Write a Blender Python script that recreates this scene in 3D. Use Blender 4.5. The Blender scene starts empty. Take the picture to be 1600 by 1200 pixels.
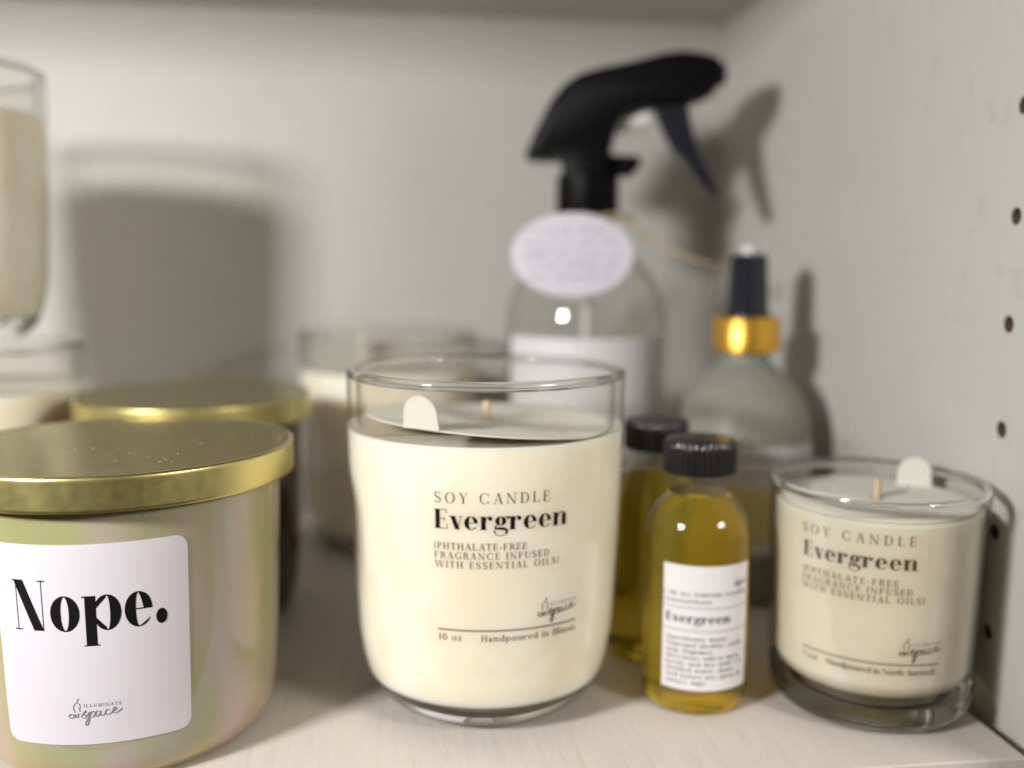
import bpy, bmesh, math, random
from mathutils import Vector, Matrix
SC = bpy.context.scene
COL = SC.collection
MM = .001
PI = math.pi
random.seed(5)
# ---------------------------------------------------------------- camera
camd = bpy.data.cameras.new('camera'); cam = bpy.data.objects.new('camera', camd); COL.objects.link(cam)
_F = Vector((.122262, .984877, -.122753)); _R = Vector((.992451, -.122514, .005519)); _U = Vector((.009604, .122501, .992422))
_m = Matrix(((_R.x, _U.x, -_F.x, 0), (_R.y, _U.y, -_F.y, 0), (_R.z, _U.z, -_F.z, .13707), (0, 0, 0, 1)))
cam.matrix_world = _m
camd.sensor_width = 36; camd.lens = 33.53; camd.clip_start = .01; camd.clip_end = 50
camd.dof.use_dof = True; camd.dof.focus_distance = .245; camd.dof.aperture_fstop = 4.1; camd.dof.aperture_blades = 0
SC.camera = cam
# ---------------------------------------------------------------- world and lamps
wd = bpy.data.worlds.new('World'); SC.world = wd; wd.use_nodes = True
_n, _l = wd.node_tree.nodes, wd.node_tree.links      # a dim warm room: pale above, darker floor below
_tc = _n.new('ShaderNodeTexCoord'); _sp = _n.new('ShaderNodeSeparateXYZ'); _rp = _n.new('ShaderNodeValToRGB'); _ma = _n.new('ShaderNodeMath'); _ma.operation = 'MULTIPLY_ADD'; _ma.inputs[1].default_value = .5; _ma.inputs[2].default_value = .5
_l.new(_tc.outputs['Generated'], _sp.inputs[0]); _l.new(_sp.outputs['Z'], _ma.inputs[0]); _l.new(_ma.outputs[0], _rp.inputs[0]); _l.new(_rp.outputs[0], _n['Background'].inputs[0])
_e = _rp.color_ramp.elements; _e[0].position = .36; _e[0].color = (.27, .19, .12, 1); _e[1].position = .60; _e[1].color = (1.0, .86, .70, 1)
_n['Background'].inputs[1].default_value = .20
def lamp(name, loc, aim, sx, sy, watts, col):
    l = bpy.data.lights.new(name, 'AREA'); l.shape = 'RECTANGLE'; l.size = sx; l.size_y = sy; l.energy = watts; l.color = col
    o = bpy.data.objects.new(name, l); COL.objects.link(o); o.location = loc
    l.cycles.is_caustics_light = True; o.rotation_euler = (Vector(aim)-Vector(loc)).to_track_quat('-Z', 'Y').to_euler(); return o
lamp('key_lamp', (-.360, -.010, .274), (.02, .40, .11), .080, .055, 3.65, (.99, .985, .975))
lamp('side_lamp', (.46, -.16, .34), (.05, .33, .08), .15, .10, 2.3, (1.0, .96, .90))
vs = SC.view_settings
vs.view_transform = 'Standard'; vs.look = 'None'; vs.exposure = 0; vs.gamma = 1; vs.use_curve_mapping = False
SC.render.engine = 'CYCLES'
cy = SC.cycles
cy.use_denoising = True; cy.max_bounces = 16; cy.transmission_bounces = 14; cy.transparent_max_bounces = 24; cy.glossy_bounces = 6; cy.diffuse_bounces = 4
cy.caustics_refractive = True; cy.caustics_reflective = False; cy.blur_glossy = .6; cy.sample_clamp_indirect = 3.0
# ---------------------------------------------------------------- materials
def mat(name):
    m = bpy.data.materials.new(name); m.use_nodes = True
    return m, m.node_tree.nodes, m.node_tree.links, m.node_tree.nodes['Principled BSDF']
def pr(name, col, rough=.5, **kw):
    m, n, l, b = mat(name); b.inputs['Base Color'].default_value = (*col, 1); b.inputs['Roughness'].default_value = rough
    for k, v in kw.items():
        b.inputs[k.replace('_', ' ')].default_value = v
    return m
def noise(n, l, scale, vec, detail=4, rough=.55, coord='Object'):
    tc = n.new('ShaderNodeTexCoord'); mp = n.new('ShaderNodeMapping'); mp.inputs['Scale'].default_value = vec
    nz = n.new('ShaderNodeTexNoise'); nz.inputs['Scale'].default_value = scale; nz.inputs['Detail'].default_value = detail; nz.inputs['Roughness'].default_value = rough
    l.new(tc.outputs[coord], mp.inputs[0]); l.new(mp.outputs[0], nz.inputs['Vector']); return nz
def ramp(n, l, src, stops):
    r = n.new('ShaderNodeValToRGB'); e = r.color_ramp.elements
    while len(e) < len(stops): e.new(.5)
    for i, (p, c) in enumerate(stops): e[i].position = p; e[i].color = (*c, 1)
    l.new(src, r.inputs[0]); return r
def bump(n, l, b, src, strength, dist):
    bp = n.new('ShaderNodeBump'); bp.inputs['Strength'].default_value = strength; bp.inputs['Distance'].default_value = dist
    l.new(src, bp.inputs['Height']); l.new(bp.outputs[0], b.inputs['Normal']); return bp
def paint(name, ca, cb, vec, sc, bstr, rough=.55):
    m, n, l, b = mat(name); nz = noise(n, l, 6, (1, 1, 1), 5)
    r = ramp(n, l, nz.outputs[0], [(.3, ca), (.7, cb)])
    nf = noise(n, l, sc, vec, 6, .6)
    sp = ramp(n, l, nf.outputs[0], [(.0, (.62, .58, .54)), (.345, (.95, .94, .92)), (.42, (1, 1, 1))])
    mx = n.new('ShaderNodeMix'); mx.data_type = 'RGBA'; mx.blend_type = 'MULTIPLY'; mx.inputs[0].default_value = 1
    l.new(r.outputs[0], mx.inputs[6]); l.new(sp.outputs[0], mx.inputs[7]); l.new(mx.outputs[2], b.inputs['Base Color'])
    b.inputs['Roughness'].default_value = rough; bump(n, l, b, nf.outputs[0], bstr, .0006); return m
M = {}
M['shelf'] = paint('shelf_paint', (.59, .54, .49), (.65, .60, .55), (300, 26, 60), 1.0, .6)
M['wall'] = paint('wall_paint', (.53, .515, .475), (.57, .557, .525), (160, 160, 90), 1.0, .35)
M['shaded_wood'] = pr('shaded_bare_board', (.15, .105, .07), .8)  # brown raw wood, its colour darkened to put shade into the peg holes
def thin_glass(name, mid, edge):
    """thin clear glass wall: Fresnel mirror over a transparent sheet that absorbs more at grazing angles"""
    m, n, l, b = mat(name); n.remove(b); out = n['Material Output']
    lw = n.new('ShaderNodeLayerWeight'); lw.inputs[0].default_value = .35
    r = ramp(n, l, lw.outputs['Facing'], [(.0, mid), (.5, mid), (.95, edge)])
    tr = n.new('ShaderNodeBsdfTransparent'); l.new(r.outputs[0], tr.inputs[0])
    gl = n.new('ShaderNodeBsdfGlossy'); gl.inputs['Roughness'].default_value = .02
    l2 = n.new('ShaderNodeLayerWeight'); l2.inputs[0].default_value = .5
    pw = n.new('ShaderNodeMath'); pw.operation = 'POWER'; pw.inputs[1].default_value = 4.6; l.new(l2.outputs['Facing'], pw.inputs[0])
    fr = n.new('ShaderNodeMath'); fr.operation = 'MULTIPLY_ADD'; fr.inputs[1].default_value = .60; fr.inputs[2].default_value = .03; l.new(pw.outputs[0], fr.inputs[0])
    mx = n.new('ShaderNodeMixShader'); l.new(fr.outputs[0], mx.inputs[0]); l.new(tr.outputs[0], mx.inputs[1]); l.new(gl.outputs[0], mx.inputs[2])
    l.new(mx.outputs[0], out.inputs[0]); return m
M['thin_glass'] = thin_glass('thin_clear_glass', (.972, .968, .958), (.62, .62, .585))
M['glass'] = pr('solid_clear_glass', (.99, .992, .985), .0, Transmission_Weight=1.0, IOR=1.5)
def liquid(name, col, dens):
    m, n, l, b = mat(name); b.inputs['Base Color'].default_value = (.97, .75, .07, 1); b.inputs['Roughness'].default_value = 0
    b.inputs['Transmission Weight'].default_value = .90; b.inputs['IOR'].default_value = 1.42
    va = n.new('ShaderNodeVolumeAbsorption'); va.inputs['Color'].default_value = (*col, 1); va.inputs['Density'].default_value = dens
    l.new(va.outputs[0], n['Material Output'].inputs['Volume']); return m
M['oil'] = liquid('golden_oil', (.97, .88, .14), 12)
def wax(name, ca, cb, coat):
    m, n, l, b = mat(name); nz = noise(n, l, 1, (60, 60, 45), 4)
    r = ramp(n, l, nz.outputs[0], [(.35, ca), (.65, cb)]); l.new(r.outputs[0], b.inputs['Base Color'])
    b.inputs['Roughness'].default_value = .55; b.inputs['Subsurface Weight'].default_value = .9; b.inputs['Subsurface Radius'].default_value = (1, .78, .45); b.inputs['Subsurface Scale'].default_value = .010
    b.inputs['Coat Weight'].default_value = coat; b.inputs['Coat Roughness'].default_value = .02; b.inputs['Coat IOR'].default_value = 1.5; return m
M['wax_glazed'] = wax('wax_against_glass', (.84, .755, .585), (.88, .82, .68), 1.0)
M['wax'] = wax('bare_wax', (.80, .72, .56), (.83, .76, .60), 0)
M['wick'] = pr('waxed_wick', (.62, .47, .30), .7)
M['ink'] = pr('black_ink', (.006, .0055, .005), .6, Specular_IOR_Level=.15)
M['ink_soft'] = pr('faded_ink', (.085, .062, .040), .5)
M['ink_grey'] = pr('grey_ink', (.20, .19, .22), .6)
M['paper'] = pr('white_label_paper', (.74, .715, .735), .5)
M['lilac'] = pr('pale_lilac_label', (.66, .62, .67), .5)
M['card'] = pr('cream_card', (.80, .78, .70), .75)
M['tag'] = pr('lilac_card', (.68, .64, .71), .7)
M['yellow_patch'] = pr('pale_yellow', (.78, .66, .30), .55)
M['twine'] = pr('tan_twine', (.50, .38, .24), .9)
M['black'] = pr('black_plastic', (.010, .010, .011), .28)
M['black_soft'] = pr('satin_black_plastic', (.003, .003, .0035), .45, Specular_IOR_Level=.12)
M['steel_blue_black'] = pr('glossy_dark_plastic', (.014, .015, .022), .14)
m, n, l, b = mat('brass_lid'); b.inputs['Metallic'].default_value = 1; b.inputs['Base Color'].default_value = (.60, .53, .22, 1)
nz = noise(n, l, 1, (260, 260, 260), 2); r = ramp(n, l, nz.outputs[0], [(.3, (.19,)*3), (.7, (.25,)*3)]); gn = n.new('ShaderNodeNewGeometry'); sx = n.new('ShaderNodeSeparateXYZ'); l.new(gn.outputs['Normal'], sx.inputs[0])
sd = ramp(n, l, sx.outputs['Z'], [(.2, (.17,)*3), (.9, (0, 0, 0))]); ra = n.new('ShaderNodeMath'); ra.operation = 'ADD'      # the drawn skirt is more satin than the flat top
l.new(r.outputs[0], ra.inputs[0]); l.new(sd.outputs[0], ra.inputs[1]); l.new(ra.outputs[0], b.inputs['Roughness'])
vo = n.new('ShaderNodeTexVoronoi'); vo.inputs['Scale'].default_value = 330; tc = n.new('ShaderNodeTexCoord'); l.new(tc.outputs['Object'], vo.inputs['Vector'])
n2 = noise(n, l, 1, (60, 60, 60), 3)
ad = n.new('ShaderNodeMath'); ad.operation = 'ADD'; l.new(vo.outputs['Distance'], ad.inputs[0])
m2 = ramp(n, l, n2.outputs[0], [(.48, (.5,)*3), (.56, (.0,)*3)]); l.new(m2.outputs[0], ad.inputs[1])
rr = ramp(n, l, ad.outputs[0], [(.09, (1, 1, 1)), (.14, (0, 0, 0))])
up = ramp(n, l, sx.outputs['Z'], [(.7, (0, 0, 0)), (.9, (1, 1, 1))]); du = n.new('ShaderNodeMath'); du.operation = 'MULTIPLY'      # dust lies on the flat top only
l.new(rr.outputs[0], du.inputs[0]); l.new(up.outputs[0], du.inputs[1])
mm = n.new('ShaderNodeMix'); mm.data_type = 'RGBA'; l.new(du.outputs[0], mm.inputs[0]); mm.inputs[6].default_value = (.60, .53, .22, 1); mm.inputs[7].default_value = (.88, .84, .70, 1); l.new(mm.outputs[2], b.inputs['Base Color'])
dm = n.new('ShaderNodeMath'); dm.operation = 'SUBTRACT'; dm.inputs[0].default_value = 1; l.new(du.outputs[0], dm.inputs[1]); l.new(dm.outputs[0], b.inputs['Metallic'])
M['brass'] = m
M['gold'] = pr('gold_collar_metal', (.86, .50, .08), .36, Metallic=1.0)
# pearly iridescent glass
m, n, l, b = mat('pearl_glass'); nz = noise(n, l, 1, (26, 26, 5), 2, .4)
r = ramp(n, l, nz.outputs[0], [(.36, (.34, .34, .15)), (.48, (.38, .37, .19)), (.56, (.44, .37, .30)), (.66, (.35, .34, .17))]); l.new(r.outputs[0], b.inputs['Base Color'])
b.inputs['Roughness'].default_value = .09; b.inputs['IOR'].default_value = 1.62; b.inputs['Thin Film Thickness'].default_value = 378; b.inputs['Thin Film IOR'].default_value = 1.33; b.inputs['Coat Weight'].default_value = .6; b.inputs['Coat Roughness'].default_value = .04
b.inputs['Subsurface Weight'].default_value = .3; b.inputs['Subsurface Scale'].default_value = .003
M['pearl'] = m
M['dark_amber'] = pr('dark_amber_glass', (.050, .026, .010), .08)
M['frosted'] = pr('frosted_glass', (.74, .77, .68), .42, Transmission_Weight=.70, IOR=1.35)
M['tinted'] = pr('grey_green_liquid', (.50, .52, .34), .5, Transmission_Weight=.3)
M['tube'] = pr('white_tube', (.75, .75, .73), .4)
# ---------------------------------------------------------------- mesh helpers
class MB:
    def __init__(s): s.v = []; s.f = []
    def add(s, vs, fs):
        b = len(s.v); s.v += [tuple(p) for p in vs]; s.f += [[i+b for i in f] for f in fs]; return s
    def box(s, x0, x1, y0, y1, z0, z1):
        return s.add([(x, y, z) for z in (z0, z1) for y in (y0, y1) for x in (x0, x1)], [(0, 2, 3, 1), (4, 5, 7, 6), (0, 1, 5, 4), (2, 6, 7, 3), (0, 4, 6, 2), (1, 3, 7, 5)])
    def lathe(s, prof, n=96, wob=None):
        vs = []; fs = []; k = len(prof)
        for i in range(n):
            a = 2*PI*i/n
            for r, z in prof:
                rr = r if wob is None else wob(r, z, i)
                vs.append((rr*math.sin(a), -rr*math.cos(a), z))
        for i in range(n):
            j = (i+1) % n
            for q in range(k-1): fs.append((i*k+q, j*k+q, j*k+q+1, i*k+q+1))
        s.add(vs, fs); return s
    def tube(s, P, r, n=10):
        P = [Vector(p) for p in P]; vs = []; fs = []; m = len(P)
        for i, p in enumerate(P):
            t = (P[min(m-1, i+1)]-P[max(0, i-1)]).normalized(); a = t.orthogonal().normalized() if i == 0 else (a-t*a.dot(t)).normalized(); c = t.cross(a)
            for k in range(n):
                w = 2*PI*k/n; vs.append(p+(a*math.cos(w)+c*math.sin(w))*r)
        for i in range(m-1):
            for k in range(n): fs.append((i*n+k, i*n+(k+1) % n, (i+1)*n+(k+1) % n, (i+1)*n+k))
        fs += [tuple(range(n))[::-1], tuple((m-1)*n+k for k in range(n))]
        s.add(vs, fs); return s
    def build(s, name, material, parent=None, smooth=True, bevel=0, weld=True, loc=None, sub=0, normals=True):
        me = bpy.data.meshes.new(name); me.from_pydata([(x*MM, y*MM, z*MM) for x, y, z in s.v], [], s.f)
        bm = bmesh.new(); bm.from_mesh(me)
        if weld: bmesh.ops.remove_doubles(bm, verts=bm.verts, dist=1e-7)
        if normals: bmesh.ops.recalc_face_normals(bm, faces=bm.faces)
        bm.to_mesh(me); bm.free()
        if smooth: me.polygons.foreach_set('use_smooth', [True]*len(me.polygons))
        me.materials.append(material)
        o = bpy.data.objects.new(name, me); COL.objects.link(o)
        if smooth:
            try: me.set_sharp_from_angle(angle=math.radians(38))
            except Exception: pass
        if bevel:
            md = o.modifiers.new('bevel', 'BEVEL'); md.width = bevel*MM; md.segments = 3; md.limit_method = 'ANGLE'
        if loc is not None: o.location = Vector(loc)*MM
        if parent is not None: o.parent = parent
        return o
def thing(name, label, cat, x, y, z=0, rz=0, group=None):
    o = bpy.data.objects.new(name, None); COL.objects.link(o); o.empty_display_size = .01
    o.location = (x*MM, y*MM, z*MM); o.rotation_euler = (0, 0, math.radians(rz)); o['label'] = label; o['category'] = cat
    if group: o['group'] = group
    return o
def copy_thing(root, x, y, z, rz, label, group=None):
    def cp(o, p):
        c = o.copy(); COL.objects.link(c); c.parent = p
        for ch in o.children: cp(ch, c)
        return c
    r = cp(root, None); r.location = (x*MM, y*MM, z*MM); r.rotation_euler = (0, 0, math.radians(rz)); r['label'] = label
    if group: r['group'] = group
    return r
def closed(prof): return prof
def rad_at(prof, z):
    for (r0, z0), (r1, z1) in zip(prof, prof[1:]):
        if z0 <= z <= z1 and z1 > z0: return r0+(r1-r0)*(z-z0)/(z1-z0)
    return prof[-1][0]
def wrap(mb, quads, prof, ang0, zb, off=.08):
    """lay flat quads (mm, origin at the line's start) on a turned surface"""
    rr = rad_at(prof, zb)
    for q in quads:
        P = []
        for u, v in q:
            z = zb+v; r = rad_at(prof, z)+off; a = math.radians(ang0)+u/rr; P.append((r*math.sin(a), -r*math.cos(a), z))
        mb.add(P, [(0, 1, 2, 3)])
def line(mb, prof, txt, a0, a1, zb, em, W=.15, h=.022, s=.05, off=.08):
    r = rad_at(prof, zb); wrap(mb, text_quads(txt, W, h, s, width=math.radians(a1-a0)*r, size=em), prof, a0, zb, off)
def rule(mb, prof, a0, a1, z, t, off=.08):
    r = rad_at(prof, z); L = math.radians(a1-a0)*r; n = 40
    wrap(mb, [[(L*i/n, 0), (L*(i+1)/n, 0), (L*(i+1)/n, t), (L*i/n, t)] for i in range(n)], prof, a0, z, off)
def sheet(prof, a0, a1, z0, z1, rc, off=.05, th=.12, nx=48, nz=30):
    """rounded-corner paper label lying on a turned surface (closed thin sheet)"""
    mb = MB(); rr = rad_at(prof, (z0+z1)/2); L = math.radians(a1-a0)*rr; vs = []; cols = []
    xs = [rc*(1-math.cos(PI/2*i/8)) for i in range(9)]; xs = xs+[rc+(L-2*rc)*i/nx for i in range(1, nx)]+[L-x for x in xs[::-1]] if rc else [L*i/nx for i in range(nx+1)]
    for x in xs:
        d = 0
        if rc and x < rc: d = rc-math.sqrt(max(0, rc*rc-(rc-x)**2))
        if rc and x > L-rc: d = rc-math.sqrt(max(0, rc*rc-(x-L+rc)**2))
        cols.append((x, z0+d, z1-d))
    for o2 in (off, off+th):
        for x, za, zc in cols:
            for j in range(nz+1):
                z = za+(zc-za)*j/nz; r = rad_at(prof, z)+o2; a = math.radians(a0)+x/rr; vs.append((r*math.sin(a), -r*math.cos(a), z))
    fs = []; k = nz+1; m = len(cols); T = m*k
    for i in range(m-1):
        for j in range(nz):
            fs.append((T+i*k+j, T+(i+1)*k+j, T+(i+1)*k+j+1, T+i*k+j+1)); fs.append((i*k+j+1, (i+1)*k+j+1, (i+1)*k+j, i*k+j))
        fs.append((i*k, (i+1)*k, T+(i+1)*k, T+i*k)); fs.append((T+i*k+nz, T+(i+1)*k+nz, (i+1)*k+nz, i*k+nz))
    for j in range(nz):
        fs.append((j+1, j, T+j, T+j+1)); e = (m-1)*k; fs.append((e+j, e+j+1, T+e+j+1, T+e+j))
    return mb.add(vs, fs)
def strokes(P, w, closed=False):
    out = []; pr_ = None
    for i in range(len(P)):
        a = P[max(0, i-1)]; b = P[min(len(P)-1, i+1)]; dx, dy = b[0]-a[0], b[1]-a[1]; l_ = math.hypot(dx, dy) or 1
        ww = w*(.55+.9*abs(dx*.3+dy)/l_)/1.2
        c = ((P[i][0]-dy/l_*ww/2, P[i][1]+dx/l_*ww/2), (P[i][0]+dy/l_*ww/2, P[i][1]-dx/l_*ww/2))
        if pr_: out.append([pr_[0], pr_[1], c[1], c[0]])
        pr_ = c
    return out
def smooth_pts(P, n=5):
    out = []
    for i in range(len(P)-1):
        p0, p1, p2, p3 = P[max(0, i-1)], P[i], P[i+1], P[min(len(P)-1, i+2)]
        for k in range(n):
            t = k/n; out.append(tuple(.5*(2*p1[j]+(p2[j]-p0[j])*t+(2*p0[j]-5*p1[j]+4*p2[j]-p3[j])*t*t+(3*p1[j]-p0[j]-3*p2[j]+p3[j])*t**3) for j in (0, 1)))
    return out+[P[-1]]
def logo_quads(w, thick=1.0):
    """small maker's mark: bulb and sprig outline, tiny capitals, handwritten word; w = width in mm, design width 14"""
    k = w/14.0; t = .30*thick; Q = []
    def add(P, tt=t): Q.extend(strokes(smooth_pts(P), tt))
    add([(1.6, 2.0), (1.3, 2.6), (1.15, 3.6), (1.7, 4.6), (2.5, 4.7), (2.9, 3.9), (2.7, 2.9), (2.9, 2.2)], t*.7)       # bulb outline
    add([(2.1, 4.9), (2.5, 5.8)], t*.7); add([(2.2, 5.7), (2.7, 5.9)], t*1.3)
    add([(.2, 1.6), (-.1, .9), (.5, .3), (1.2, .8), (.8, 1.5), (.1, 1.3)], t*1.1); add([(1.2, .8), (1.5, 1.5), (1.7, .6), (2.2, .5)], t); add([(2.3, 1.7), (2.2, .4)], t); add([(2.2, 1.5), (2.9, 1.6)], t*.8)
    add([(3.0, .6), (3.8, 1.9), (4.3, 2.5), (4.2, 1.9), (3.7, 1.5), (4.4, .9), (4.0, .2), (3.3, .4)])                   # s
    add([(4.6, .9), (5.3, 2.1), (5.2, .6), (4.9, -1.0), (4.4, -1.9), (4.1, -1.2), (4.8, .1), (5.5, 1.4), (6.2, 2.2), (6.7, 1.6), (6.2, .6), (5.5, .5)])   # p
    add([(7.9, 2.1), (7.2, 2.2), (6.8, 1.2), (7.3, .6), (8.0, 1.6), (8.1, 2.2), (8.1, 1.0), (8.7, .8), (9.3, 1.4)])      # a
    add([(10.4, 2.2), (9.8, 2.5), (9.3, 1.6), (9.6, .9), (10.5, 1.1), (11.2, 1.7)])                                      # c
    add([(11.2, 1.7), (12.1, 2.3), (11.8, 2.9), (11.2, 2.0), (11.5, 1.2), (12.5, 1.4), (13.6, 2.3)])                     # e
    Q2 = [[(x*k, y*k) for x, y in q] for q in Q]
    for q in text_quads('ILLUMINATE', .09, .05, .04, width=9.6*k, size=1.35*k): Q2.append([(x+3.9*k, y+3.5*k) for x, y in q])
    return Q2
# ---------------------------------------------------------------- lettering
X_H, CAP, ASC, DSC = .48, .70, .74, -.22
def glyph(ch, W, h, s):
    """quads of one upright high-contrast serif letter, em units; returns (quads, advance)"""
    Q = []
    D2 = math.pi/180
    def R(x0, y0, x1, y1):
        n = max(1, int(math.ceil(abs(x1-x0)/.09)))
        for i in range(n):
            a = x0+(x1-x0)*i/n; b = x0+(x1-x0)*(i+1)/n
            Q.append([(a, y0), (b, y0), (b, y1), (a, y1)])
    def A(cx, cy, rx, ry, a0, a1, Wa=None, Wb=None, n=22):
        Wa = W if Wa is None else Wa; Wb = Wa if Wb is None else Wb
        pr = None
        for i in range(n+1):
            t = i/n; a = (a0+(a1-a0)*t)*D2; w = Wa+(Wb-Wa)*t
            o = (cx+rx*math.cos(a), cy+ry*math.sin(a)); k = (cx+(rx-w)*math.cos(a), cy+(ry-h)*math.sin(a))
            if pr: Q.append([pr[0], o, k, pr[1]])
            pr = (o, k)
    def S(P, ws):
        n = len(P); L = []
        for i in range(n):
            a = P[max(0, i-1)]; b = P[min(n-1, i+1)]
            dx, dy = b[0]-a[0], b[1]-a[1]; l = math.hypot(dx, dy) or 1
            w = ws[0]+(ws[1]-ws[0])*i/(n-1) if len(ws) == 2 else ws[i]
            L.append(((P[i][0]-dy/l*w/2, P[i][1]+dx/l*w/2), (P[i][0]+dy/l*w/2, P[i][1]-dx/l*w/2)))
        for i in range(n-1): Q.append([L[i][0], L[i+1][0], L[i+1][1], L[i][1]])
    def Dg(xa, ya, xb, yb, w):          # diagonal with horizontal ends, w measured horizontally
        n = 5
        for i in range(n):
            t, u = i/n, (i+1)/n
            x0, y0, x1, y1 = xa+(xb-xa)*t, ya+(yb-ya)*t, xa+(xb-xa)*u, ya+(yb-ya)*u
            Q.append([(x0, y0), (x0+w, y0), (x1+w, y1), (x1, y1)])
    def B(a, b, c, d, n=12):
        return [tuple((1-t)**3*a[k]+3*(1-t)**2*t*b[k]+3*(1-t)*t*t*c[k]+t**3*d[k] for k in (0, 1)) for t in [i/n for i in range(n+1)]]
    def Dt(cx, cy, r):
        for i in range(12):
            a, b = i*math.pi/6, (i+1)*math.pi/6
            Q.append([(cx, cy), (cx+r*math.cos(a), cy+r*math.sin(a)), (cx+r*math.cos((a+b)/2), cy+r*math.sin((a+b)/2)), (cx+r*math.cos(b), cy+r*math.sin(b))])
    def st(x, y0, y1, top='bar', bot=True):
        R(x, y0, x+W, y1)
        if bot: R(x-s, y0, x+W+s, y0+h)
        if top == 'bar': R(x-s, y1-h, x+W+s, y1)
        if top == 'flag': R(x-s, y1-h*1.3, x+W, y1)
    X = X_H; C = CAP; c = .235-(W-.06)*.55; dr = max(W*.46, .042)
    hx = h*.95
    if ch == ' ': return Q, .26
    if ch in 'nhmur':
        if ch == 'u':
            R(s, .13, s+W, X); R(0, X-h*1.2, s+W, X); x2 = s+W+c
            R(x2, 0, x2+W, X); R(x2-s, X-h*1.2, x2+W, X); R(x2, 0, x2+W+s, h*1.2)
            A((s+x2)/2, .14, (x2-s)/2, .15, 180, 360, W, h); return Q, x2+W+2*s
        st(s, 0, ASC if ch == 'h' else X, 'flag')
        if ch == 'r':
            A(s+W+.10, X-.13, .10, .14, 180, 60, h, h*1.6); Dt(s+W+.155, X-.035-dr*.55, dr); return Q, s+W+.155+dr+s*.6
        x = s+W
        for k in range(2 if ch == 'm' else 1):
            x2 = x+c; R(x2, 0, x2+W, X-.13); R(x2-s, 0, x2+W+s, h)
            A((x+x2+W)/2, X-.14, (x2+W-x)/2, .15, 0, 180, W, h); x = x2+W
        return Q, x+2*s
    if ch == 'o':
        rx = .17+W*.55; A(rx+.02, X/2, rx, X/2+.01, 0, 360, n=40); return Q, 2*rx+.06
    if ch in 'ec':
        rx = .155+W*.5; cx = rx+.02
        A(cx, X/2, rx, X/2+.01, 60, 250, W, W); A(cx, X/2, rx, X/2+.01, 250, 325, W, h)
        if ch == 'e': A(cx, X/2, rx, X/2+.01, 0, 60, W*.8, W); R(cx-rx+W*.6, X/2-h*.2, cx+rx-.004, X/2+h*.8)
        else: A(cx, X/2, rx, X/2+.01, 40, 60, h, W); Dt(cx+rx*.62, X-.10, dr)
        return Q, 2*rx+.05
    if ch in 'dbpq':
        rx = .165+W*.45; w0 = 2*rx
        if ch in 'dq':
            cx = rx+.02; xs = cx+rx-W*.75
            A(cx, X/2, rx, X/2+.01, 60, 300, n=34); A(cx, X/2, rx, X/2+.01, 60, 8, W, h); A(cx, X/2, rx, X/2+.01, 300, 352, W, h)
            if ch == 'd': R(xs, 0, xs+W, ASC); R(xs-s, ASC-h*1.3, xs, ASC); R(xs+W, 0, xs+W+s, h*1.2)
            else: R(xs, DSC, xs+W, X); R(xs-s, DSC, xs+W+s, DSC+h)
            return Q, xs+W+2*s
        xs = s; cx = xs+W*.75+rx
        A(cx, X/2, rx, X/2+.01, -120, 120, n=34); A(cx, X/2, rx, X/2+.01, 120, 172, W, h); A(cx, X/2, rx, X/2+.01, -120, -172, W, h)
        if ch == 'p': st(xs, DSC, X, 'flag')
        else: R(xs, 0, xs+W, ASC); R(xs-s, ASC-h*1.3, xs, ASC)
        return Q, cx+rx+.03
    if ch == 'a':
        x2 = .20+W*.35; R(x2, .06, x2+W, X-.13); A(x2+W+.05, .07, .05+W, .075, 180, 300, W, h)
        A(x2+W-.16-W*.0, X-.14, .16, .15, 0, 130, W, h); Dt(x2+W-.25, X-.13, dr)
        A(x2-.03, .135, .135+W*.35, .145, 60, 300, W*.95, W*.95); R(x2-.04, .25, x2+W*.3, .25+h)
        return Q, x2+W+.09
    if ch == 'g':
        rx = .12+W*.45; cx = rx+.03
        A(cx, X-.16, rx, .165, 0, 360, W*.9, n=36)
        S(B((cx-rx*.55, X-.30), (cx-rx*1.3, .10), (cx-rx*1.2, .045), (cx-.01, .045)), (h, W*.55))
        S(B((cx-.02, .045), (cx+rx*.9, .05), (cx+rx*1.45, -.02), (cx+rx*.95, -.14)), (W*.62, W*.5))
        A(cx+.0, -.11, rx*1.12, .115, 150, 370, h*1.4, h*1.4)
        S(B((cx-rx*.6, .04), (cx-rx*1.2, .0), (cx-rx*1.3, -.06), (cx-rx*1.0, -.12)), (h, h*1.6))
        S(B((cx+rx*.5, X-.05), (cx+rx*.9, X+.0), (cx+rx*1.1, X+.0), (cx+rx*1.25, X-.02)), (h, h*1.3)); Dt(cx+rx*1.32, X-.045, dr*.72)
        return Q, 2*rx+.09
    if ch == 's':
        w = .27; S(B((.235, X-.09), (.16, X+.03), (.03, X+.0), (.05, X-.14)), (h, W*.7)); S(B((.05, X-.13), (.07, X*.5), (.25, X*.52), (.25, .13)), (W*.75, W*.75))
        S(B((.25, .14), (.26, -.02), (.10, -.03), (.045, .10)), (W*.7, h)); R(.235, X-.13, .235+hx, X); R(.035, 0, .035+hx, .14); return Q, w+.03
    if ch == 't':
        R(.06, .08, .06+W, X+.12); R(0, X-h*1.2, W+.16, X); A(.06+W+.06, .085, .06+W, .09, 180, 320, W, h); return Q, W+.19
    if ch == 'f':
        st(s+.02, 0, X+.06, None); R(0, X-h*1.2, W+.19, X); A(s+.02+W+.075, X+.10, .075+W, .16, 180, 60, W, h); Dt(W+.17, X+.19, dr); return Q, W+.19
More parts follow.
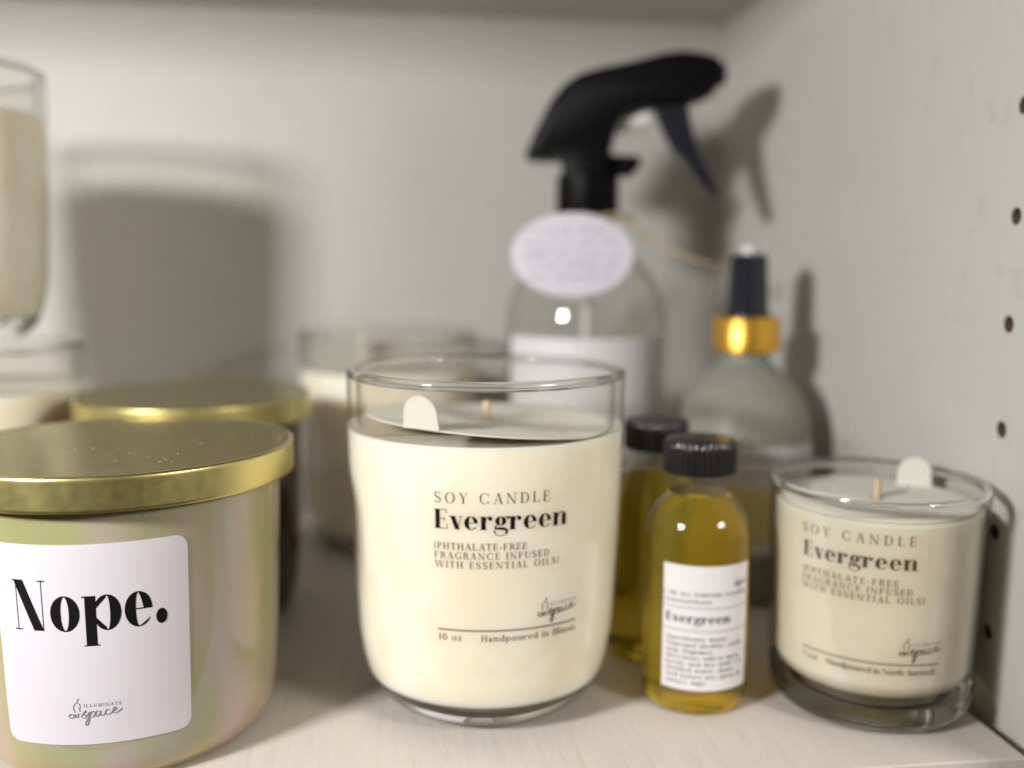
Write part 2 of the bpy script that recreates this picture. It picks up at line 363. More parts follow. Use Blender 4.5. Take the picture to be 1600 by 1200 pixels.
    if ch in 'il1I':
        if ch == 'i': st(s, 0, X, 'flag'); Dt(s+W*.5, X+.16, max(dr, W*.5)); return Q, W+2*s
        if ch == 'l': st(s, 0, ASC, 'flag'); return Q, W+2*s
        if ch == '1': st(s+.03, 0, C, 'flag'); return Q, W+2*s+.06
        st(s, 0, C); return Q, W+2*s+.02
    if ch in 'vwyVW':
        H = C if ch in 'VW' else X; a = .135+W*.22 if H == X else .20+W*.2
        def vee(x):
            Dg(x+s, H, x+s+a, 0, W); Dg(x+s+2*a-hx*.5+W*.35, H, x+s+a+W*.35, 0, hx)
            R(x, H-h, x+2*s+W, H); R(x+2*a-s+W*.25, H-h, x+2*a+s*2+W*.25, H)
        vee(0); wd = 2*a+2*s+W*.3
        if ch in 'wW': vee(2*a+W*.1); wd += 2*a+W*.1
        if ch == 'y': S(B((s+a+W*.45, .03), (s+a*.8, DSC), (s+a*.5, DSC), (s+.02, DSC+.03)), (hx, hx*1.2)); Dt(s+.04, DSC+.05, dr*.9)
        return Q, wd
    if ch in 'xX':
        H = X if ch == 'x' else C; w = .27; Dg(s, H, w, 0, W); Dg(w+W*.6, H, s+W*.2, 0, hx); R(0, H-h, W+2*s, H); R(w-.06, H-h, w+W+.04, H); R(0, 0, .13+s, h); R(w-.05, 0, w+W+s, h); return Q, w+W+s
    if ch == 'k':
        st(s, 0, ASC, 'flag'); Dg(s+W, .18, s+W+.2, X, hx); Dg(s+W+.05, .27, s+W+.16, 0, W); R(s+W+.1, 0, 2*W+.25, h); R(s+W+.12, X-h, s+W+.27, X); return Q, 2*W+.27
    if ch in 'zZ':
        H = X if ch == 'z' else C; w = .30; R(.02, 0, w, h); R(.02, H-h, w, H); Dg(.02, 0, w-W, H, W); R(w-hx, 0, w, .12); R(.02, H-.12, .02+hx, H); return Q, w+.03
    # capitals
    if ch == 'E' or ch == 'F' or ch == 'L':
        w = .40+W*.35; st(s, 0, C, None); R(0, C-h, s+W+s, C)
        if ch == 'L': R(s, 0, w, h)
        else: R(s, C-h, w, C); R(s+W, C*.5, w-.09, C*.5+h); R(w-.09, C*.5-.07, w-.09+hx, C*.5+.09); R(w-hx, C-.17, w, C)
        if ch != 'F': R(s, 0, w+.02, h); R(w+.02-hx, 0, w+.02, .19)
        return Q, w+.05
    if ch == 'N':
        w = .50+W*.55; R(s+.02, 0, s+.02+hx, C); R(0, 0, 2*s+hx+.05, h); R(0, C-h, s+W*.8, C)
        R(w, 0, w+hx, C); R(w-s-.02, C-h, w+hx+s+.02, C); Dg(s*.6, C, w+hx-W, 0, W); return Q, w+2*s+.03
    if ch == 'M':
        w = .56+W*.6; R(s+.02, 0, s+.02+hx, C); R(0, 0, 2*s+hx+.05, h); R(0, C-h, s+W*.8, C); R(w-W, 0, w, C); R(w-W-s, 0, w+s, h); R(w-W*.8, C-h, w+s, C)
        Dg(s*.6, C, w*.5-W*.4, 0, W); Dg(w-W*.6, C, w*.5+W*.1, 0, hx); return Q, w+2*s
    if ch == 'O' or ch == 'Q':
        rx = .29+W*.35; A(rx+.02, C/2, rx, C/2+.01, 0, 360, n=44)
        if ch == 'Q': S(B((rx, .1), (rx+.1, -.02), (rx+.12, -.12), (rx+.25, -.14)), (h, W*.6))
        return Q, 2*rx+.05
    if ch == 'C' or ch == 'G':
        rx = .27+W*.35; cx = rx+.02; A(cx, C/2, rx, C/2+.01, 70, 290, W, W, 34); A(cx, C/2, rx, C/2+.01, 70, 35, W*.6, h); A(cx, C/2, rx, C/2+.01, 290, 330, W*.6, h)
        R(cx+rx*.82, C-.22, cx+rx*.82+hx, C)
        if ch == 'G': R(cx+rx-W*1.1, .02, cx+rx-W*.1, .29); R(cx+rx-W-s*1.4, .29-h, cx+rx+s, .29)
        else: R(cx+rx*.82, 0, cx+rx*.82+hx, .19)
        return Q, 2*rx+.06
    if ch == 'D':
        st(s, 0, C, None); w = .30+W*.3; R(0, C-h, .25, C); R(0, 0, .25, h); A(.23, C/2, w, C/2, -90, 90, n=30); return Q, w+.27
    if ch in 'PRB':
        st(s, 0, C, None, ch != 'B'); R(0, C-h, .25, C); R(s, C*.47, .25, C*.47+h); A(.24, C*.735, .17+W*.3, C*.265, -90, 90, n=24)
        if ch == 'B': R(0, 0, .25, h); A(.24, C*.25, .19+W*.3, C*.25, -90, 90, n=24)
        if ch == 'R': S(B((.26, C*.49), (.42+W*.3, C*.48), (.36+W*.3, .02), (.44+W*.4, .01)), (W*.8, W*.8)); R(.40+W*.3, 0, .50+W*.4, h)
        return Q, (.50 if ch == 'R' else .45)+W*.4
    if ch == 'H':
        w = .36+W*.5; st(s, 0, C); st(s+w, 0, C); R(s+W, C*.5, s+w, C*.5+h); return Q, w+W+2*s+.03
    if ch == 'U':
        w = .38+W*.3; R(s, .2, s+W, C); R(0, C-h, W+2*s, C); R(s+w, .2, s+w+hx, C); R(s+w-s, C-h, s+w+hx+s, C); A(s+(w+hx)/2, .21, (w+hx)/2, .22, 180, 360, W, hx); return Q, w+hx+2*s+.03
    if ch == 'A':
        w = .46+W*.4; Dg(s+.01, 0, s+w*.44, C, hx); Dg(s+w-W*.8, 0, s+w*.42, C, W); R(.13, .21, w-.1, .21+h); R(0, 0, 2*s+.08, h); R(w-W-.02, 0, w+2*s+W*.1, h); return Q, w+2*s
    if ch == 'Y':
        m = .21+W*.3; Dg(s, C, m-W*.1, .33, W); Dg(m*2+.02, C, m+W*.6, .33, hx); R(m, 0, m+W, .36); R(m-s, 0, m+W+s, h); R(0, C-h, W+2*s, C); R(2*m-.05, C-h, 2*m+.1, C); return Q, 2*m+.11
    if ch == 'T':
        w = .46+W*.3; x = w/2-W/2; R(x, 0, x+W, C); R(x-s, 0, x+W+s, h); R(0, C-h, w, C); R(0, C-.18, hx, C); R(w-hx, C-.18, w, C); return Q, w+.03
    if ch == 'S':
        S(B((.36, C-.12), (.26, C+.05), (.02, C+.03), (.05, C-.20)), (h, W*.8)); S(B((.05, C-.19), (.08, C*.48), (.40, C*.52), (.40, .19)), (W, W)); S(B((.40, .20), (.41, -.05), (.14, -.05), (.05, .13)), (W*.8, h))
        R(.36, C-.2, .36+hx, C); R(.035, 0, .035+hx, .2); return Q, .44+W*.3
    if ch == '0': A(.20+W*.3, C/2, .18+W*.35, C/2+.01, 0, 360, n=40); return Q, .40+W*.65
    if ch == '7': R(.03, C-.07, .38, C); R(.03, C-.17, .03+hx, C); Dg(.12, 0, .38-hx*2, C-.06, W*.8); return Q, .42
    if ch == '5': R(.07, C*.52, .07+hx, C); R(.07, C-.07, .34, C); A(.18, .2, .18+W*.2, .21, 130, -140, n=26); return Q, .42
    if ch == '.': Dt(.04+dr, dr, dr*1.15); return Q, .08+2*dr
    if ch == ',': Dt(.04+dr, dr, dr); S(B((.04+2*dr-.01, dr), (.06+2*dr, -.05), (.04+dr, -.1), (.03+dr, -.12)), (h*2, h)); return Q, .08+2*dr
    if ch == ':': Dt(.04+dr, dr, dr); Dt(.04+dr, X-dr, dr); return Q, .08+2*dr
    if ch == '-': R(.03, X*.48, .21, X*.48+h*1.8); return Q, .24
    if ch in '{}':
        m = (lambda x: x) if ch == '{' else (lambda x: .16-x)
        S([(m(.14), C+.03), (m(.09), C), (m(.08), C*.62), (m(.03), C*.5), (m(.08), C*.38), (m(.09), .0), (m(.14), -.03)], (h*1.8,)*7); return Q, .17
    return Q, .3
def text_quads(txt, W=.15, h=.02, s=.05, track=.0, width=None, size=1.0):
    """quads of a line starting at the origin; size = em in mm; width = total ink width in mm (sets the tracking)"""
    gl = [glyph(ch, W, h, s) for ch in txt]
    hs = 1.0
    if width is not None and len(txt) > 1:
        nat = sum(a for _, a in gl); track = (width/size-nat)/(len(txt)-1)
        if track < .012: hs = width/size/(nat+.012*(len(txt)-1)); track = .012*hs
    out = []; x = 0
    for q, a in gl:
        for quad in q: out.append([((px*hs+x)*size, py*size) for px, py in quad])
        x += a*hs+track
    return out
# ================================================================ the shelf compartment
def struct(name, mb, m, **kw):
    o = mb.build(name, m, **kw); o['kind'] = 'structure'; return o
XW, YB, ZC, YF, XS = 184.5, 537.0, 271.8, 234.5, 176.4
struct('shelf', MB().box(-330, XS, YF, YB-1, -19, 0), M['shelf'], smooth=False, bevel=.5)
struct('back_wall', MB().box(-340, XW-.5, YB, YB+8, -160, ZC+60), M['wall'], smooth=False)
struct('top_shelf', MB().box(-330, XW-.6, YF+2, YB-1, ZC, ZC+19), M['wall'], smooth=False, bevel=.5)
struct('left_wall', MB().box(-352, -334, YF-6, YB-.5, -160, ZC+60), M['wall'], smooth=False)
# right wall as a slab with real drilled peg holes
def drilled_wall():
    ys = [YF-30, YB-.3]; holes = [(268.3, 23.4+32.3*k) for k in range(-4, 9)]
    R_ = 2.5; mb = MB(); z0, z1 = -160, ZC+60
    hy = 268.3; c = 5.0
    zs = [z0]+[zz for y, z in holes for zz in (z-c, z+c)]+[z1]
    def quad(a, b, z_a, z_b): mb.add([(XW, a, z_a), (XW, b, z_a), (XW, b, z_b), (XW, a, z_b)], [(0, 1, 2, 3)])
    for i in range(len(zs)-1):
        quad(ys[0], hy-c, zs[i], zs[i+1]); quad(hy+c, ys[1], zs[i], zs[i+1])
        if i % 2 == 0: quad(hy-c, hy+c, zs[i], zs[i+1])
    for y, z in holes:
        n_ = 32; vs_ = []; f_ = []
        for i in range(n_):
            a = 2*PI*i/n_+PI/4; ca, sa = math.cos(a), math.sin(a); m_ = max(abs(ca), abs(sa))
            vs_ += [(XW, y+c*ca/m_, z+c*sa/m_), (XW, y+(R_+.35)*ca, z+(R_+.35)*sa), (XW+.5, y+R_*ca, z+R_*sa)]
        for i in range(n_):
            j = (i+1) % n_; f_ += [(3*i, 3*j, 3*j+1, 3*i+1), (3*i+1, 3*j+1, 3*j+2, 3*i+2)]
        mb.add(vs_, f_)
    # sides and back of the slab
    x2 = XW+18
    mb.add([(XW, ys[0], z0), (x2, ys[0], z0), (x2, ys[0], z1), (XW, ys[0], z1)], [(0, 1, 2, 3)])
    mb.add([(x2, ys[0], z0), (x2, ys[1], z0), (x2, ys[1], z1), (x2, ys[0], z1)], [(0, 1, 2, 3)])
    o = struct('right_wall', mb, M['wall'], smooth=False, normals=False)
    hm = MB(); n_ = 24
    for y, z in holes:
        h_ = MB(); vs_ = []
        for d_ in (.5, 9.5):
            for i in range(n_):
                a = 2*PI*i/n_; vs_.append((XW+d_, y+R_*math.cos(a), z+R_*math.sin(a)))
        h_.add(vs_, [(i, (i+1) % n_, n_+(i+1) % n_, n_+i) for i in range(n_)]+[tuple(range(n_, 2*n_))])
        h_.build('peg_hole', M['shaded_wood'], o, smooth=False)
drilled_wall()
# ================================================================ tall tumbler candles
E_OUT = [(24.5, 0), (28.8, 1.0), (32.2, 3.0), (35.0, 5.8), (36.9, 9), (38.5, 13.4), (39.6, 18), (40.8, 26), (41.3, 36), (42, 50), (42.8, 70), (43.3, 88), (43.5, 105.2)]
WZ, WT = 10.6, 88.0
def below(prof, z, d=0): return [(r-d, zz) for r, zz in prof if zz < z]+[(rad_at(prof, z)-d, z)]
def between(prof, a, b, d=0): return [(rad_at(prof, a)-d, a)]+[(r-d, zz) for r, zz in prof if a < zz < b]+[(rad_at(prof, b)-d, b)]
def lip(mb_, r, z, w=1.35):
    """rounded glass rim bead, ring centred in a wall of thickness 2w"""
    n_ = 14; return MB().lathe([(r-w+w*math.cos(2*PI*i/n_), z+w*math.sin(2*PI*i/n_)) for i in range(n_+1)])
def tumbler(t, prof, waxz, waxt, wall, rim, wax_in=0, base_thick=None):
    """glass vessel (foot, wall, rim), wax and wick"""
    g = below(prof, waxz-.1)
    if wax_in:
        gt = rad_at(prof, waxz-.15)
        MB().lathe([(0, 1.4), (g[0][0]-7, 1.2), (g[0][0]-3, 0)]+below(prof, waxz-.15)+[(gt-2.5, waxz-.6), (gt-7, waxz-1.6), (gt-13, waxz-2.2), (0, waxz-2.4)]).build('glass_foot', M['glass'], t)
        lo = waxz-.05
    else:
        MB().lathe([(0, 1.2), (g[0][0]-6, 1.2), (g[0][0]-3, 0)]+g+[(g[-1][0]-5, waxz-.9), (g[-1][0]-12, waxz-2), (0, waxz-2.4)]).build('glass_foot', M['glass'], t)
        lo = waxt+.1
    top = prof[-1][1]-rim
    wl = between(prof, lo, top)
    MB().lathe(wl+[(r-wall, z) for r, z in wl[::-1]]).build('glass_wall', M['thin_glass'], t)
    lip(None, prof[-1][0], top+rim*.2, max(wall, 2.9)/2).build('glass_rim', M['glass'], t)
    if wax_in:
        b_ = waxz; q_ = rad_at(prof, b_+4)
        wp = [(0, b_-.6), (q_-wax_in-9, b_-.2), (q_-wax_in-4, b_+.8), (q_-wax_in-1.4, b_+2.8)]+between(prof, b_+6, waxt-.6, wax_in)+[(prof[-1][0]-wax_in-.6, waxt), (0, waxt-.3)]
        MB().lathe(wp).build('wax', M['wax_glazed'], t)
    else:
        # a meniscus where the wax meets the glass, a slightly sunk top
        wp = [(0, waxz), (rad_at(prof, waxz)-6, waxz)]+between(prof, waxz, waxt)+[(rad_at(prof, waxt)-1.2, waxt-.1), (rad_at(prof, waxt)-3, waxt-.7), (0, waxt-.8)]
        MB().lathe(wp).build('wax', M['wax_glazed'], t)
    MB().tube([(0, 0, waxt-1), (.2, 0, waxt+3), (.1, .2, waxt+6.8)], 1.15, 10).build('wick', M['wick'], t)
te = thing('soy_candle', 'tall round-bottomed glass soy candle with black Evergreen lettering, front middle', 'candle', 28.7, 297.0)
tumbler(te, E_OUT, WZ, WT, 2.9, 1.0)
pe = MB()
line(pe, E_OUT, 'SOY CANDLE', -24.9, 19.0, 72.3, 4.3, .085, .030, .05)
line(pe, E_OUT, 'Evergreen', -25.1, 27.2, 64.9, 7.9, .165, .024, .045)
for s_, a1_, z_ in (('{PHTHALATE-FREE', 10.2, 59.0), ('FRAGRANCE INFUSED', 19.4, 56.35), ('WITH ESSENTIAL OILS}', 23.7, 53.7)):
    line(pe, E_OUT, s_, -25.3, a1_, z_, 2.75, .10, .04, .05)
rule(pe, E_OUT, -24.4, 33.6, 35.2, .36)
line(pe, E_OUT, '10 oz', -24.2, -15.0, 32.2, 2.8, .11, .035, .045)
line(pe, E_OUT, 'Handpoured in Illinois', -7.2, 33.4, 32.2, 2.65, .115, .035, .03)
wrap(pe, logo_quads(13.2), E_OUT, 15.6, 38.2)
pe.build('printed_lettering', M['ink'], te, smooth=False, normals=False, weld=False)
# card dust covers lying on the wax ------------------------------------------------
def dust_cover(name, label, x, y, z, R0, tilt, tab_ang, tab_w, tab_h, lean, textrot, face=None):
    t = thing(name, label, 'dust cover', x, y, z)
    th = .45; n_ = 96; hole = 2.2
    def zf(px, py): return max(.15, tilt[0]+tilt[1]*px+tilt[2]*py)
    mb = MB(); rs = [hole, R0*.3, R0*.55, R0*.8, R0]; vs_ = []; f_ = []
    for lay in (0, th):
        for rr in rs:
            for i in range(n_):
                a = 2*PI*i/n_; px, py = rr*math.sin(a), -rr*math.cos(a); vs_.append((px, py, zf(px, py)+lay))
    K = len(rs)
    for lay in (0, 1):
        for k in range(K-1):
            for i in range(n_):
                j = (i+1) % n_; b_ = (lay*K+k)*n_; q = (b_+i, b_+j, b_+n_+j, b_+n_+i); f_.append(q if lay else q[::-1])
    for k in (0, K-1):
        for i in range(n_):
            j = (i+1) % n_; f_.append((k*n_+i, k*n_+j, (K+k)*n_+j, (K+k)*n_+i))
    mb.add(vs_, f_).build('card_disc', M['card'], t)
    # folded-up pull tab
    a = math.radians(tab_ang); out = Vector((math.sin(a), -math.cos(a), 0)); tan = Vector((math.cos(a), math.sin(a), 0)) if face is None else Vector((math.cos(face), math.sin(face), 0)); up = (Vector((0, 0, 1))*math.cos(lean)+out*math.sin(lean))
    base = out*(R0-.3 if face is None else R0-4.5); base.z = zf(base.x, base.y)+.2; hw = tab_w/2
    P = [(-hw*1.08, 0)]+[(-hw*math.cos(PI*i/16), tab_h-hw*.95+hw*.95*math.sin(PI*i/16)) for i in range(17)]+[(hw*1.08, 0)]
    vs_ = []; nn = tan.cross(up).normalized()
    for s_ in (0, th):
        for u, v in P:
            bend = (1-v/tab_h)**2*1.0; vs_.append(base+tan*u+up*v-out*bend*0+nn*s_)
    k = len(P); MB().add(vs_, [tuple(range(k))[::-1], tuple(range(k, 2*k))]+[(i, (i+1) % k, k+(i+1) % k, k+i) for i in range(k)]).build('pull_tab', M['card'], t, smooth=False)
    # rows of small print, too blurred to read in the photograph
    pm = MB(); rnd = random.Random(3); ca, sa = math.cos(textrot), math.sin(textrot)
    for row in range(-3, 4):
        if row == 0: continue
        yy = row*R0*.20; L = math.sqrt(R0*R0-yy*yy)*.72; xx = -L*(.75+.2*rnd.random())
        while xx < L*.85:
            w_ = .8+rnd.random()*1.2
            for q in strokes(smooth_pts([(xx, yy), (xx+w_*.3, yy+.9*rnd.random()), (xx+w_*.6, yy-.3), (xx+w_, yy+.7*rnd.random())], 3), .42):
                vs_ = []
                for px, py in q:
                    X_, Y_ = px*ca-py*sa, px*sa+py*ca; vs_.append((X_, Y_, zf(X_, Y_)+th+.05))
                pm.add(vs_, [(0, 1, 2, 3)])
            xx += w_+.5+(1.3 if rnd.random() < .25 else 0)
    pm.build('small_print', M['ink_grey'], t, smooth=False, normals=False, weld=False)
    return t
dust_cover('dust_cover', 'cream card disc tilted on the wax of the tall front candle', 29.2, 296.2, WT-.55, 38.2, (1.25, -.078, -.032), -35, 11.0, 9.6, .10, .10)
# ================================================================ short straight tumbler candle
S_OUT = [(25.1, 0), (27.5, .5), (29.4, 2.2), (30.4, 4.5), (30.95, 8), (31.4, 16), (32.0, 35), (32.4, 55), (32.7, 71.2)]
tsv = thing('soy_candle', 'short thick-based glass soy candle with brown Evergreen lettering beside the right wall', 'candle', 150.8, 278.0)
tumbler(tsv, S_OUT, 9.6, 64.5, 1.5, 1.2, wax_in=1.75, base_thick=9.0)
S_INK = [(r-1.68, z) for r, z in S_OUT]      # the print shows tight against the wax
ps = MB()
line(ps, S_INK, 'SOY CANDLE', -69.8, -7.2, 58.5, 4.0, .085, .034, .05)
line(ps, S_INK, 'Evergreen', -68.4, -5.3, 51.3, 6.7, .165, .026, .045)
for s_, a1_, z_ in (('{PHTHALATE-FREE', -15.0, 46.3), ('FRAGRANCE INFUSED', -7.5, 43.8), ('WITH ESSENTIAL OILS}', -.6, 41.3)):
    line(ps, S_INK, s_, -68.8, a1_, z_, 2.7, .10, .045, .05)
rule(ps, S_INK, -67.8, 11.2, 22.6, .34)
line(ps, S_INK, '7.5oz', -67.6, -57, 19.6, 2.6, .12, .04, .04)
line(ps, S_INK, 'Handpoured in North Aurora,IL.', -51.5, 10.8, 19.6, 2.55, .125, .04, .035)
wrap(ps, logo_quads(13.0), S_INK, -12.4, 25.4)
ps.build('printed_lettering', M['ink_soft'], tsv, smooth=False, normals=False, weld=False)
dust_cover('dust_cover', 'cream card disc inside the short candle by the right wall', 150.8, 278.0, 64.5, 28.6, (.3, .0, .02), 124, 10.4, 9.6, .0, -.35, math.radians(165))
# ================================================================ lidded pearl jar
N_OUT = [(34, 0), (37.5, 1.0), (40.2, 4.0), (41.6, 8), (42.5, 14), (43.1, 25), (43.8, 45), (44.4, 65), (44.6, 78)]
def lid(prof_r, z0, z1, name='lid'):
    return MB().lathe([(0, z0+7), (prof_r-1.2, z0+7), (prof_r-1.2, z0), (prof_r-.3, z0-.1), (prof_r, z0+.4), (prof_r, z0+.9), (prof_r, z1-1.3), (prof_r, z1-.75), (prof_r-.12, z1-.35), (prof_r-.4, z1-.1), (prof_r-.8, z1), (prof_r-1.4, z1), (prof_r-2.0, z1-.1), (prof_r-2.3, z1-.22), (prof_r-3, z1-.25), (0, z1-.25)], 128)
tn = thing('lidded_candle_jar', 'pearly olive candle jar with brass lid and white Nope. label, front left', 'candle jar', -79.5, 288.0)
MB().lathe([(0, 0)]+N_OUT+[(41.5, 78), (41.5, 75), (0, 75)], 128).build('jar_body', M['pearl'], tn)
lid(48.96, 76.2, 85.3).build('lid', M['brass'], tn)
lb = sheet(N_OUT, -29.5, 34.6, 13.4, 67.2, 3.2).build('label', M['lilac'], tn)
pn = MB()
line(pn, N_OUT, 'Nope.', -22.6, 27.6, 44.6, 19.0, .205, .016, .05, off=.25)
pn.build('label_lettering', M['ink'], lb, smooth=False, normals=False, weld=False)
pl = MB(); wrap(pl, logo_quads(13.2, .95), N_OUT, -5.6, 20.6, .25)
pl.build('label_logo', M['ink_grey'], lb, smooth=False, normals=False, weld=False)
# second jar of the same make behind it, dark glass
tg = thing('lidded_candle_jar', 'dark amber candle jar with brass lid, behind the Nope. jar', 'candle jar', -77.5, 382.0)
G2 = [(r*.9, z*1.02) for r, z in N_OUT]
MB().lathe([(0, 0)]+G2+[(37.5, 79.5), (37.5, 76), (0, 76)], 96).build('jar_body', M['dark_amber'], tg)
lid(44.2, 78.0, 87.2).build('lid', M['brass'], tg)
# ================================================================ clear candles at the back
tc_ = thing('soy_candle', 'clear glass candle at the back, lower one of the stack at the far left edge', 'candle', -169.5, 403)
tumbler(tc_, E_OUT, WZ, WT, 2.9, 1.0)
copy_thing(tc_, -178.5, 400, 105.8, 20, 'clear glass candle standing on top of another at the far left edge')
copy_thing(tc_, -2.5, 471, 0, 60, 'clear glass candle at the back wall, half hidden behind the tall front candle')
# ================================================================ small oil bottles
B_OUT = [(13.8, 0), (15.6, .7), (16.5, 2.4), (16.6, 6), (16.6, 52), (16.3, 56), (15.2, 60), (13.2, 63.4), (10.6, 65.8), (9.2, 67.6), (8.9, 70)]
def oil_bottle(t, labelled):
    MB().lathe([(0, 1.6), (9, 1.2), (12, 0)]+B_OUT[:-2]+[(9.3, 67.2), (0, 67.2)], 96).build('oil_filled_body', M['oil'], t)
    MB().lathe([(9.2, 67.35), (9.0, 69.5), (9.0, 71), (10.0, 71.6), (10.1, 72.6), (9.2, 73.6), (7.6, 73.6), (7.4, 67.35)]).build('glass_neck', M['thin_glass'], t)
    wob = lambda r, z, i: r-(.38 if (i % 4 < 2 and r > 11.2 and z < 83) else 0)
    MB().lathe([(8.0, 74.6), (10.9, 73.6), (11.4, 74.0), (11.4, 81.5), (11.25, 82.8), (10.4, 84.0), (9.2, 84.2), (0, 84.2)], 160, wob).build('screw_cap', M['black'], t)
tb = thing('oil_bottle', 'small golden oil bottle with black cap and white Evergreen label, right of the tall candle', 'bottle', 94.8, 284.6)
oil_bottle(tb, True)
bl_ = sheet(B_OUT, -53.5, 47.5, 8.6, 47.8, 0.0, off=.12).build('label', M['paper'], tb)
pb = MB(); o_ = .35
line(pb, B_OUT, 'I AM ALL PURPOSE CLEANER', -52, 42, 38.4, 1.55, .13, .06, .05, off=o_)
line(pb, B_OUT, 'CONCENTRATE', -52, -2, 36.1, 1.55, .13, .06, .05, off=o_)
rule(pb, B_OUT, -53, 47, 34.6, .16, off=o_); rule(pb, B_OUT, -53, 47, 27.4, .16, off=o_)
line(pb, B_OUT, 'Evergreen', -49.5, 20.5, 29.9, 4.1, .15, .035, .05, off=o_)
for i, (s_, a_) in enumerate((('ingredients: water,', 18), ('isopropyl alcohol, castile', 38), ('soap, fragrance.', 2), ('directions: add to spray', 34), ('bottle and mix with 16oz', 38), ('distilled water. shake', 26), ('well before use, spray on', 38), ('surface, wipe', -6))):
    line(pb, B_OUT, s_, -48, a_, 24.4-i*1.98, 1.75, .13, .05, .045, off=o_)
wrap(pb, logo_quads(5.6, 1.3), B_OUT, 24, 41.2, o_)
pb.build('label_lettering', M['ink'], bl_, smooth=False, normals=False, weld=False)
tb2 = thing('oil_bottle', 'golden oil bottle without visible label, behind and left of the labelled one', 'bottle', 91.6, 323.5)
oil_bottle(tb2, False)
# ================================================================ frosted mist bottle
F_OUT = [(24, 0), (27, 1), (28, 4), (28, 66), (27.6, 72), (26.2, 78), (23.4, 84), (19.2, 89.5), (14.4, 94), (11.0, 97), (9.8, 99.5), (9.6, 101)]
tm = thing('mist_bottle', 'frosted round bottle with gold collar and black mist sprayer by the right wall', 'bottle', 147.0, 385.5)
MB().lathe([(0, 0)]+F_OUT+[(0, 101)]).build('frosted_body', M['frosted'], tm)
MB().lathe([(0, 3), (24, 3), (26, 5), (26.1, 64), (24.8, 74), (22.0, 81), (20, 83.5), (0, 83.5)]).build('liquid', M['tinted'], tm)
MB().lathe([(8, 102.2), (12.8, 102), (14.0, 102.6), (14.0, 115.8), (13.4, 116.6), (8, 116.8)]).build('collar', M['gold'], tm)
MB().lathe([(9.6, 115.5), (9.6, 117.5), (8.7, 119), (7.7, 141.2), (7.1, 142.4), (0, 142.6)]).build('nozzle', M['steel_blue_black'], tm)
MB().lathe([(3.2, 142.4), (3.2, 145.0), (2.8, 145.8), (0, 145.8)], 32).build('highlight_nub', M['tube'], tm)  # white nub added to carry the nozzle's highlight stripe up to the tip
lm_ = sheet(F_OUT, -60, 62, 22, 66, 1.0).build('label', M['paper'], tm)
sheet(F_OUT, -58, 10, 27, 50, .6, off=.22).build('yellow_patch', M['yellow_patch'], lm_)  # pale yellow area over the lower left of the label
pm_ = MB()
for row, z_ in ((0, 60.5), (1, 54.2)):
    rnd = random.Random(row+2); a_ = -34
    while a_ < 44:
        P = [(0, 0), (.5, 1.2), (1.0, .1), (1.5, 1.0+rnd.random()*.6), (2.0, 0)]
        wrap(pm_, strokes(smooth_pts(P, 3), .5), F_OUT, a_, z_, .3); a_ += 6.5+rnd.random()*3
pm_.build('label_print', M['ink_grey'], lm_, smooth=False, normals=False, weld=False)
# ================================================================ trigger spray bottle
G_OUT = [(33, 0), (36, 1.2), (37.3, 5), (37.3, 108), (36.6, 117), (34, 126), (29, 134.5), (22, 142), (16.5, 148), (14, 154), (13.2, 160)]
SX, SY = 89.3, 440.0
tsp = thing('spray_bottle', 'clear glass spray bottle with black trigger head and white label at the back', 'spray bottle', SX, SY, 0, -14)
MB().lathe([(0, 2.5)]+[(G_OUT[0][0], 0)]+G_OUT[1:]+[(r-1.8, z) for r, z in G_OUT[::-1][:-2]]+[(31, 5), (0, 5.5)]).build('glass_body', M['thin_glass'], tsp)
MB().tube([(0, 0, 10), (1, 0, 80), (0, 0, 160)], 2.2, 12).build('dip_tube', M['tube'], tsp)
sheet(G_OUT, -62, 66, 22, 106, 2.0).build('label', M['paper'], tsp)
wob = lambda r, z, i: r-(.5 if (i % 4 < 2 and r > 13.4 and 164 < z < 177) else 0)
MB().lathe([(9, 161), (14.0, 161), (14.4, 162), (14.2, 178), (12, 180.5), (0, 180.5)], 144, wob).build('collar', M['black_soft'], tsp)
def px2(P): return [((x-916)*.297, 185.6+(240-y)*.288) for x, y in P]
def extrude(P, widths, bevel_in=2.2):
    """closed outline in the x-z plane given a rounded thickness: three nested rings each side"""
    n_ = len(P); cx = sum(p[0] for p in P)/n_; cz = sum(p[1] for p in P)/n_
    A2 = sum(P[i][0]*P[(i+1) % n_][1]-P[(i+1) % n_][0]*P[i][1] for i in range(n_)); sg = 1 if A2 > 0 else -1
    def inset(d):
        out = []
        for i in range(n_):
            a, b, c = P[i-1], P[i], P[(i+1) % n_]
            t = (c[0]-a[0], c[1]-a[1]); l_ = math.hypot(*t) or 1; out.append((b[0]-sg*t[1]/l_*d, b[1]+sg*t[0]/l_*d))
        return out
    w = widths/2; rings = []
    for d, yy in ((bevel_in, -w), (bevel_in*.3, -w+bevel_in*.3), (0, -w+bevel_in), (0, w-bevel_in), (bevel_in*.3, w-bevel_in*.3), (bevel_in, w)):
        rings.append([(x, yy, z) for x, z in inset(d)])
    vs_ = [p for r in rings for p in r]; f_ = []
    for k in range(len(rings)-1):
        for i in range(n_): j = (i+1) % n_; f_.append((k*n_+i, k*n_+j, (k+1)*n_+j, (k+1)*n_+i))
    f_.append(tuple(range(n_))[::-1]); f_.append(tuple((len(rings)-1)*n_+i for i in range(n_)))
    return MB().add(vs_, f_)
